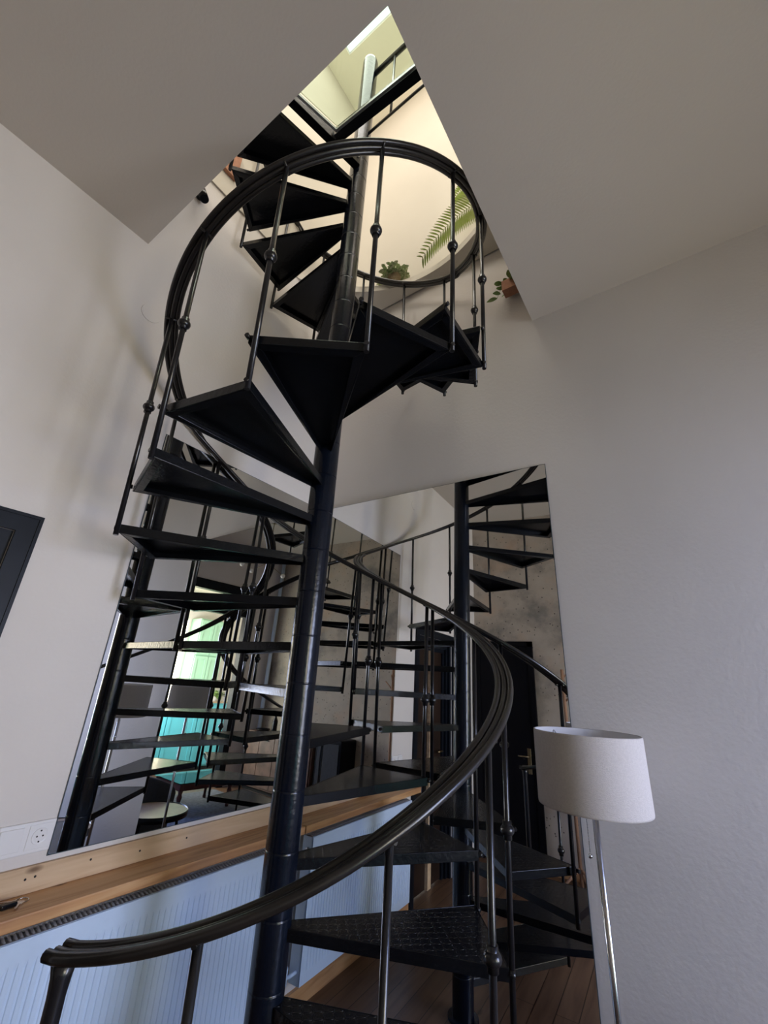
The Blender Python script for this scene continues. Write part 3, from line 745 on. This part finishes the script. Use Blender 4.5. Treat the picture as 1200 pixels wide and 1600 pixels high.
bm = newbm(); tub(bm, (2.88, -0.62), 0.33, 0.14, 0.74, math.radians(-35), math.radians(215), 0.075); o = obj('backrest', bm, CHAIRM, ch); bevel(o, 0.02, 3)
bm = newbm(); add_lathe(bm, [(0.24, 0.14), (0.25, 0.16), (0.25, 0.38), (0.22, 0.42), (0.01, 0.43)], 36, (2.88, -0.64, 0)); obj('seat', bm, CHAIRM, ch)
for sx_, sy_ in ((-1, -1), (1, -1), (-1, 1), (1, 1)):
    bm = newbm(); add_tube(bm, [(2.88+sx_*0.17, -0.62+sy_*0.17, 0.15), (2.88+sx_*0.20, -0.62+sy_*0.20, 0)], [0.018, 0.011]); obj('leg', bm, TWOOD, ch)

ct = empty('coffee_table', (3.95, -1.85, 0), 'low coffee table with glass top and red-brown turned legs on the grey rug', 'table')
bm = newbm()
for (a, b, c, d) in ((3.62, 4.28, -2.25, -2.18), (3.62, 4.28, -1.52, -1.45), (3.62, 3.69, -2.18, -1.52), (4.21, 4.28, -2.18, -1.52)): add_box(bm, a, b, c, d, 0.27, 0.35)
o = obj('table_frame', bm, REDW, ct); bevel(o, 0.008)
bm = newbm(); add_box(bm, 3.60, 4.30, -2.27, -1.43, 0.351, 0.361); obj('glass_top', bm, GLASS, ct)
for x_ in (3.66, 4.24):
    for y_ in (-2.21, -1.49):
        bm = newbm(); add_lathe(bm, [(0.020, 0.012), (0.026, 0.03), (0.018, 0.06), (0.022, 0.14), (0.034, 0.20), (0.022, 0.23), (0.033, 0.27)], 16, (x_, y_, 0)); obj('leg', bm, REDW, ct)
bm = newbm(); add_box(bm, 3.15, 4.6, -2.6, -1.1, 0.0005, 0.010); o = obj('rug', bm, RUG); tag(o, 'grey rug on the floorboards under the coffee table', 'rug')

sb_ = empty('sideboard', (3.45, -3.15, 0), 'long reddish-brown plank sideboard against the concrete wall', 'sideboard')
bm = newbm(); add_box(bm, 2.22, 4.54, LY+0.001, -2.99, 0.06, 0.84); o = obj('body', bm, BROWNC, sb_); bevel(o, 0.004)
bm = newbm(); add_box(bm, 2.26, 4.50, LY+0.02, -3.03, 0.0, 0.06); obj('plinth', bm, DARKH, sb_)
for i in range(6):
    x_ = 2.24 + i*0.382
    bm = newbm(); add_box(bm, x_, x_+0.372, -2.9895, -2.972, 0.09, 0.82); dd = obj('door', bm, BROWNC, sb_); bevel(dd, 0.003)
    bm = newbm(); hx = x_+0.13; add_tube(bm, [(hx, -2.972, 0.74), (hx, -2.955, 0.74), (hx+0.13, -2.955, 0.74), (hx+0.13, -2.972, 0.74)], 0.006, 8); obj('handle', bm, BLACK, dd)
bt = empty('dark_bottle', (4.05, -3.16, 0.84), 'dark bottle with pale neck standing on the sideboard', 'bottle')
bm = newbm(); add_lathe(bm, [(0.04, 0), (0.044, 0.02), (0.044, 0.17), (0.018, 0.23), (0.016, 0.25)], 20, (4.05, -3.16, 0.8405)); obj('bottle_body', bm, BLACK, bt)
bm = newbm(); add_lathe(bm, [(0.017, 0.25), (0.018, 0.30), (0.014, 0.305)], 16, (4.05, -3.16, 0.8405)); obj('bottle_cap', bm, WPLAS, bt)
bm = newbm(); add_lathe(bm, [(0.10, 0.0), (0.12, 0.02), (0.118, 0.03), (0.09, 0.012)], 28, (4.33, -3.15, 0.8405)); o = obj('shallow_bowl', bm, BLACK); tag(o, 'shallow black bowl on the sideboard beside the dark bottle', 'bowl')

st = empty('box_cabinet', (1.96, -3.17, 0), 'black box cabinet standing against the concrete wall beside the sideboard', 'cabinet')
bm = newbm(); add_box(bm, 1.74, 2.18, LY+0.01, -3.0, 0.0, 0.95); o = obj('body', bm, DOORB, st); bevel(o, 0.02, 3)
bm = newbm(); add_box(bm, 1.78, 2.14, -3.0, -2.99, 0.06, 0.90); o = obj('front_cover', bm, CHAIRM, st); bevel(o, 0.004)

cs = empty('coat_stand', (1.08, -3.12, 0), 'natural wood coat stand with angled pegs by the concrete wall', 'coat stand')
bm = newbm(); add_tube(bm, [(1.08, -3.12, 0.03), (1.08, -3.12, 1.95)], 0.017, 12); obj('post', bm, STANDW, cs)
for i, z in enumerate((1.62, 1.70, 1.78, 1.86)):
    a_ = i*1.9; bm = newbm(); add_tube(bm, [(1.08, -3.12, z), (1.08+0.11*math.cos(a_), -3.12+0.11*math.sin(a_), z+0.10)], 0.009, 8); obj('peg', bm, STANDW, cs)
for i in range(3):
    a_ = i*2.09+0.5; bm = newbm(); add_tube(bm, [(1.08, -3.12, 0.18), (1.08+0.2*math.cos(a_), -3.12+0.2*math.sin(a_), 0.012)], 0.012, 8); obj('foot', bm, STANDW, cs)

# kitchen furniture
kc = empty('kitchen_cabinet', (6.75, -2.65, 0), 'tall light green panelled kitchen cabinet beyond the black-framed opening', 'cabinet')
bm = newbm(); add_box(bm, 6.55, 6.94, -3.46, -2.84, 0.0, 2.75); obj('body', bm, GREEN, kc)
for i in range(2):
    y0 = -3.45+i*0.30
    for (z0, z1) in ((1.30, 2.0), (2.03, 2.72)):
        bm = newbm(); add_box(bm, 6.53, 6.5495, y0, y0+0.29, z0, z1); add_box(bm, 6.518, 6.53, y0, y0+0.29, z0, z0+0.06); add_box(bm, 6.518, 6.53, y0, y0+0.29, z1-0.06, z1); add_box(bm, 6.518, 6.53, y0, y0+0.06, z0+0.06, z1-0.06); add_box(bm, 6.518, 6.53, y0+0.23, y0+0.29, z0+0.06, z1-0.06)
        dd = obj('door', bm, GREEN, kc)
        bm = newbm(); add_tube(bm, [(6.517, y0+0.08, z0+0.25), (6.50, y0+0.08, z0+0.25), (6.50, y0+0.17, z0+0.25), (6.517, y0+0.17, z0+0.25)], 0.006, 6); obj('handle', bm, BLACK, dd)
kb = empty('base_cabinet', (6.30, -2.65, 0), 'teal base cabinets in front of the tall green kitchen cabinet', 'cabinet')
bm = newbm(); add_box(bm, 6.12, 6.517, -3.55, -1.75, 0.06, 1.14); obj('body', bm, TEAL, kb)
bm = newbm(); add_box(bm, 6.15, 6.50, -3.50, -1.8, 0.0, 0.06); obj('plinth', bm, DARKH, kb)
for i in range(3):
    y0 = -3.53+i*0.595
    bm = newbm(); add_box(bm, 6.10, 6.1195, y0, y0+0.575, 0.09, 1.10); add_box(bm, 6.09, 6.10, y0, y0+0.575, 0.09, 0.16); add_box(bm, 6.09, 6.10, y0, y0+0.575, 1.03, 1.10); add_box(bm, 6.09, 6.10, y0, y0+0.07, 0.16, 1.03); add_box(bm, 6.09, 6.10, y0+0.505, y0+0.575, 0.16, 1.03)
    dd = obj('door', bm, TEAL, kb)
    bm = newbm(); add_ball(bm, (6.082, y0+0.10, 0.95), 0.012); obj('knob', bm, BRASS, dd)
bm = newbm(); add_box(bm, 6.08, 6.51, -3.56, -1.74, 1.141, 1.17); obj('worktop', bm, TWOOD, kb)

def leaf(bm, base, d, L, w, droop=0.4, up=Vector((0,0,1)), n_=5):
    d = Vector(d).normalized(); s_ = d.cross(up)
    if s_.length < 1e-3: s_ = Vector((1,0,0))
    s_.normalize(); prev = None
    for i in range(n_+1):
        t_ = i/n_; c_ = Vector(base) + d*L*t_ - up*droop*L*t_*t_
        ww = w*math.sin(PI*min(0.97, 0.06+t_*0.94))**0.8
        row = (bm.verts.new(c_-s_*ww), bm.verts.new(c_+up*(-0.15*w)), bm.verts.new(c_+s_*ww))
        if prev:
            for a in (0, 1): f = bm.faces.new((prev[a], prev[a+1], row[a+1], row[a])); f.smooth = True
        prev = row
def potted(name, loc, r, h, label, cat, potmat, nleaf, L, w, leafmat, group=None, trail=0.4, square=False, rnd=3):
    e = empty(name, loc, label, cat, group); rg = random.Random(rnd); x, y, z = loc
    bm = newbm()
    if square:
        add_prism(bm, [(x-r, y-r*0.8), (x+r, y-r*0.8), (x+r, y+r*0.8), (x-r, y+r*0.8)], z+0.0005, z+h)
    else:
        add_lathe(bm, [(r*0.72, 0.0005), (r*0.98, h*0.93), (r, h*0.94), (r, h), (r*0.88, h), (r*0.85, h*0.9)], 24, loc)
    obj('pot', bm, potmat, e)
    bm = newbm(); add_lathe(bm, [(r*0.7, h*0.9), (r*0.7, h*0.96)] if not square else [(r*0.7, h+0.0005), (r*0.7, h+0.004)], 16, loc); obj('soil', bm, SOIL, e)
    bm = newbm()
    for i in range(nleaf):
        a_ = rg.uniform(0, 2*PI); el = rg.uniform(0.1, 1.3); q0 = rg.uniform(0, r*0.6)
        b0 = Vector((x+q0*math.cos(a_), y+q0*math.sin(a_), z+h))
        st_ = rg.uniform(0.2, 1.0)*L; d = Vector((math.cos(a_)*math.cos(el), math.sin(a_)*math.cos(el), math.sin(el)))
        tip = b0 + d*st_ - Vector((0, 0, trail*st_*st_/L))
        add_tube(bm, [b0, b0+d*st_*0.5, tip], 0.0015, 4)
        for j in range(3):
            dd_ = Vector((math.cos(a_+rg.uniform(-1.2, 1.2)), math.sin(a_+rg.uniform(-1.2, 1.2)), rg.uniform(-0.3, 0.7)))
            leaf(bm, b0.lerp(tip, 0.4+0.3*j), dd_, w*rg.uniform(2.6, 4.0), w, 0.3)
    for v in bm.verts: v.co.y = min(v.co.y, -0.016)
    fo = obj('foliage', bm, leafmat, e)
    return e
potted('potted_plant', (0.60, -0.112, 4.75), 0.055, 0.095, 'variegated leafy plant in a wicker pot on the curved upper ledge', 'plant', WICK, 70, 0.105, 0.016, LEAFV, rnd=5)
kp = potted('kitchen_plant', (6.22, -3.30, 1.17), 0.06, 0.12, 'green trailing plant on the kitchen worktop by the green cabinet', 'plant', WPLAS, 40, 0.16, 0.03, LEAF, rnd=9)
# small wall pot on the right wall below the ledge
wp = potted('wall_planter', (1.535, -0.062, 4.145), 0.045, 0.085, 'small terracotta wall pot with trailing ivy high on the right wall', 'plant', TERRA, 16, 0.10, 0.018, LEAF, trail=1.3, square=True, rnd=4)
bm = newbm(); add_box(bm, 1.52, 1.55, -0.026, -0.0005, 4.18, 4.22); obj('hook', bm, BLACK, wp)

# palm on the ledge corner with long arching fronds
pl = empty('potted_palm', (1.66, -0.12, 4.75), 'palm with long feathery yellow-green fronds arching over the upper ledge', 'plant')
bm = newbm(); add_lathe(bm, [(0.075, 0.0005), (0.10, 0.17), (0.105, 0.18), (0.09, 0.18)], 24, (1.66, -0.12, 4.75)); obj('pot', bm, TERRA, pl)
bm = newbm(); add_lathe(bm, [(0.085, 0.165), (0.085, 0.172)], 20, (1.66, -0.12, 4.75)); obj('soil', bm, SOIL, pl)
def frond(pts, L, nl=34):
    bm = newbm(); P_ = [Vector(p_) for p_ in pts]
    def bez(t_):
        a, b, c, d = P_; return a*(1-t_)**3 + b*3*t_*(1-t_)**2 + c*3*t_*t_*(1-t_) + d*t_**3
    add_tube(bm, [bez(i/16) for i in range(17)], [0.004*(1-i/20) for i in range(17)], 6)
    for i in range(nl):
        t_ = 0.22 + 0.78*i/(nl-1); p_ = bez(t_); tg = (bez(min(1, t_+0.02))-bez(max(0, t_-0.02))).normalized()
        sd = tg.cross(Vector((0, 0, 1)));
        sd = sd.normalized() if sd.length > 1e-3 else Vector((1, 0, 0))
        ll = L*(0.45+0.55*math.sin(PI*min(1, 0.15+t_*0.85)))
        for s_ in (-1, 1):
            leaf(bm, p_, sd*s_*0.8 + tg*0.55 + Vector((0, 0, 0.12)), ll, 0.0085, 0.25, n_=3)
    return bm
for pts, L in (([(1.66, -0.12, 4.92), (1.50, -0.16, 5.12), (1.20, -0.20, 5.10), (0.94, -0.22, 4.72)], 0.15),
               ([(1.66, -0.12, 4.92), (1.55, -0.10, 5.35), (1.38, -0.12, 5.50), (1.20, -0.16, 5.30)], 0.12),
               ([(1.66, -0.12, 4.92), (1.80, -0.20, 5.30), (2.0, -0.4, 5.4), (2.2, -0.5, 5.1)], 0.12),
               ([(1.66, -0.12, 4.92), (1.62, -0.3, 5.35), (1.60, -0.6, 5.45), (1.58, -0.8, 5.15)], 0.12)):
    obj('frond', frond(pts, L), PALM, pl)
# pebble heap tray near the pole on the ledge
bm = newbm(); rg = random.Random(3)
for i in range(70):
    a_ = rg.uniform(0, 2*PI); r_ = rg.uniform(0, 0.075)
    add_ball(bm, (0.40+r_*math.cos(a_)*1.2, -0.085+r_*math.sin(a_)*0.7, 4.757+rg.uniform(0, 0.04)*(1-r_/0.09)), rg.uniform(0.007, 0.013), 0.7, 7)
o = obj('pebble_heap', bm, STONE); tag(o, 'heap of pale pebbles on the upper ledge beside the stair pole', 'pebbles'); o['kind'] = 'stuff'

# black spotlight and terracotta bracket on the left wall, high up
sp = empty('wall_spotlight', (0.04, -1.49, 4.50), 'small black spotlight fixed high on the left wall at the ceiling opening', 'lamp')
bm = newbm(); add_tube(bm, [(0.0005, -1.49, 4.53), (0.03, -1.49, 4.53)], 0.022, 16); obj('mount', bm, BLACK, sp)
bm = newbm(); add_tube(bm, [(0.035, -1.50, 4.56), (0.075, -1.48, 4.46)], 0.027, 18); obj('lamp_head', bm, BLACK, sp)
bm = newbm(); add_box(bm, 0.0125, 0.04, -1.52, -1.31, 4.93, 5.20); o = obj('wall_panel', bm, TERRA); bevel(o, 0.004); tag(o, 'terracotta coloured panel on the upper left wall beside the top treads', 'panel')

# chandelier with globe bulbs
cl = empty('chandelier', (3.0, -1.75, HC), 'brass rod chandelier with pale globe bulbs hanging from the ceiling', 'chandelier')
bm = newbm(); add_tube(bm, [(3.0, -1.75, 3.25), (3.0, -1.75, HC-0.02)], 0.006, 8); add_lathe(bm, [(0.05, HC-0.02), (0.05, HC-0.001)], 20, (3.0, -1.75, 0)); obj('stem', bm, BRASS, cl)
bm = newbm(); add_ball(bm, (3.0, -1.75, 3.25), 0.03); obj('hub', bm, BRASS, cl)
for i, (dx, dy, dz) in enumerate(((0.0, -0.31, -0.13), (0.0, 0.42, -0.12), (0.0, 0.22, 0.02), (0.3, 0.05, -0.10), (-0.3, -0.05, 0.06), (0.2, -0.22, 0.08))):
    bm = newbm(); e1 = Vector((3.0+dx*0.88, -1.75+dy*0.88, 3.25+dz*0.88)); add_tube(bm, [(3.0, -1.75, 3.25), e1], 0.004, 6); arm = obj('arm', bm, BRASS, cl)
    bm = newbm(); add_ball(bm, (3.0+dx, -1.75+dy, 3.25+dz), 0.035, 1.0, 16); obj('bulb', bm, GOLDT, arm)

# white heating pipe in the far corner
bm = newbm(); add_tube(bm, [(4.60, -3.27, 0.0), (4.60, -3.27, HC-0.001)], 0.035, 16); o = obj('heating_pipe', bm, SKYWHITE); tag(o, 'white vertical pipe in the corner beside the concrete wall', 'pipe')
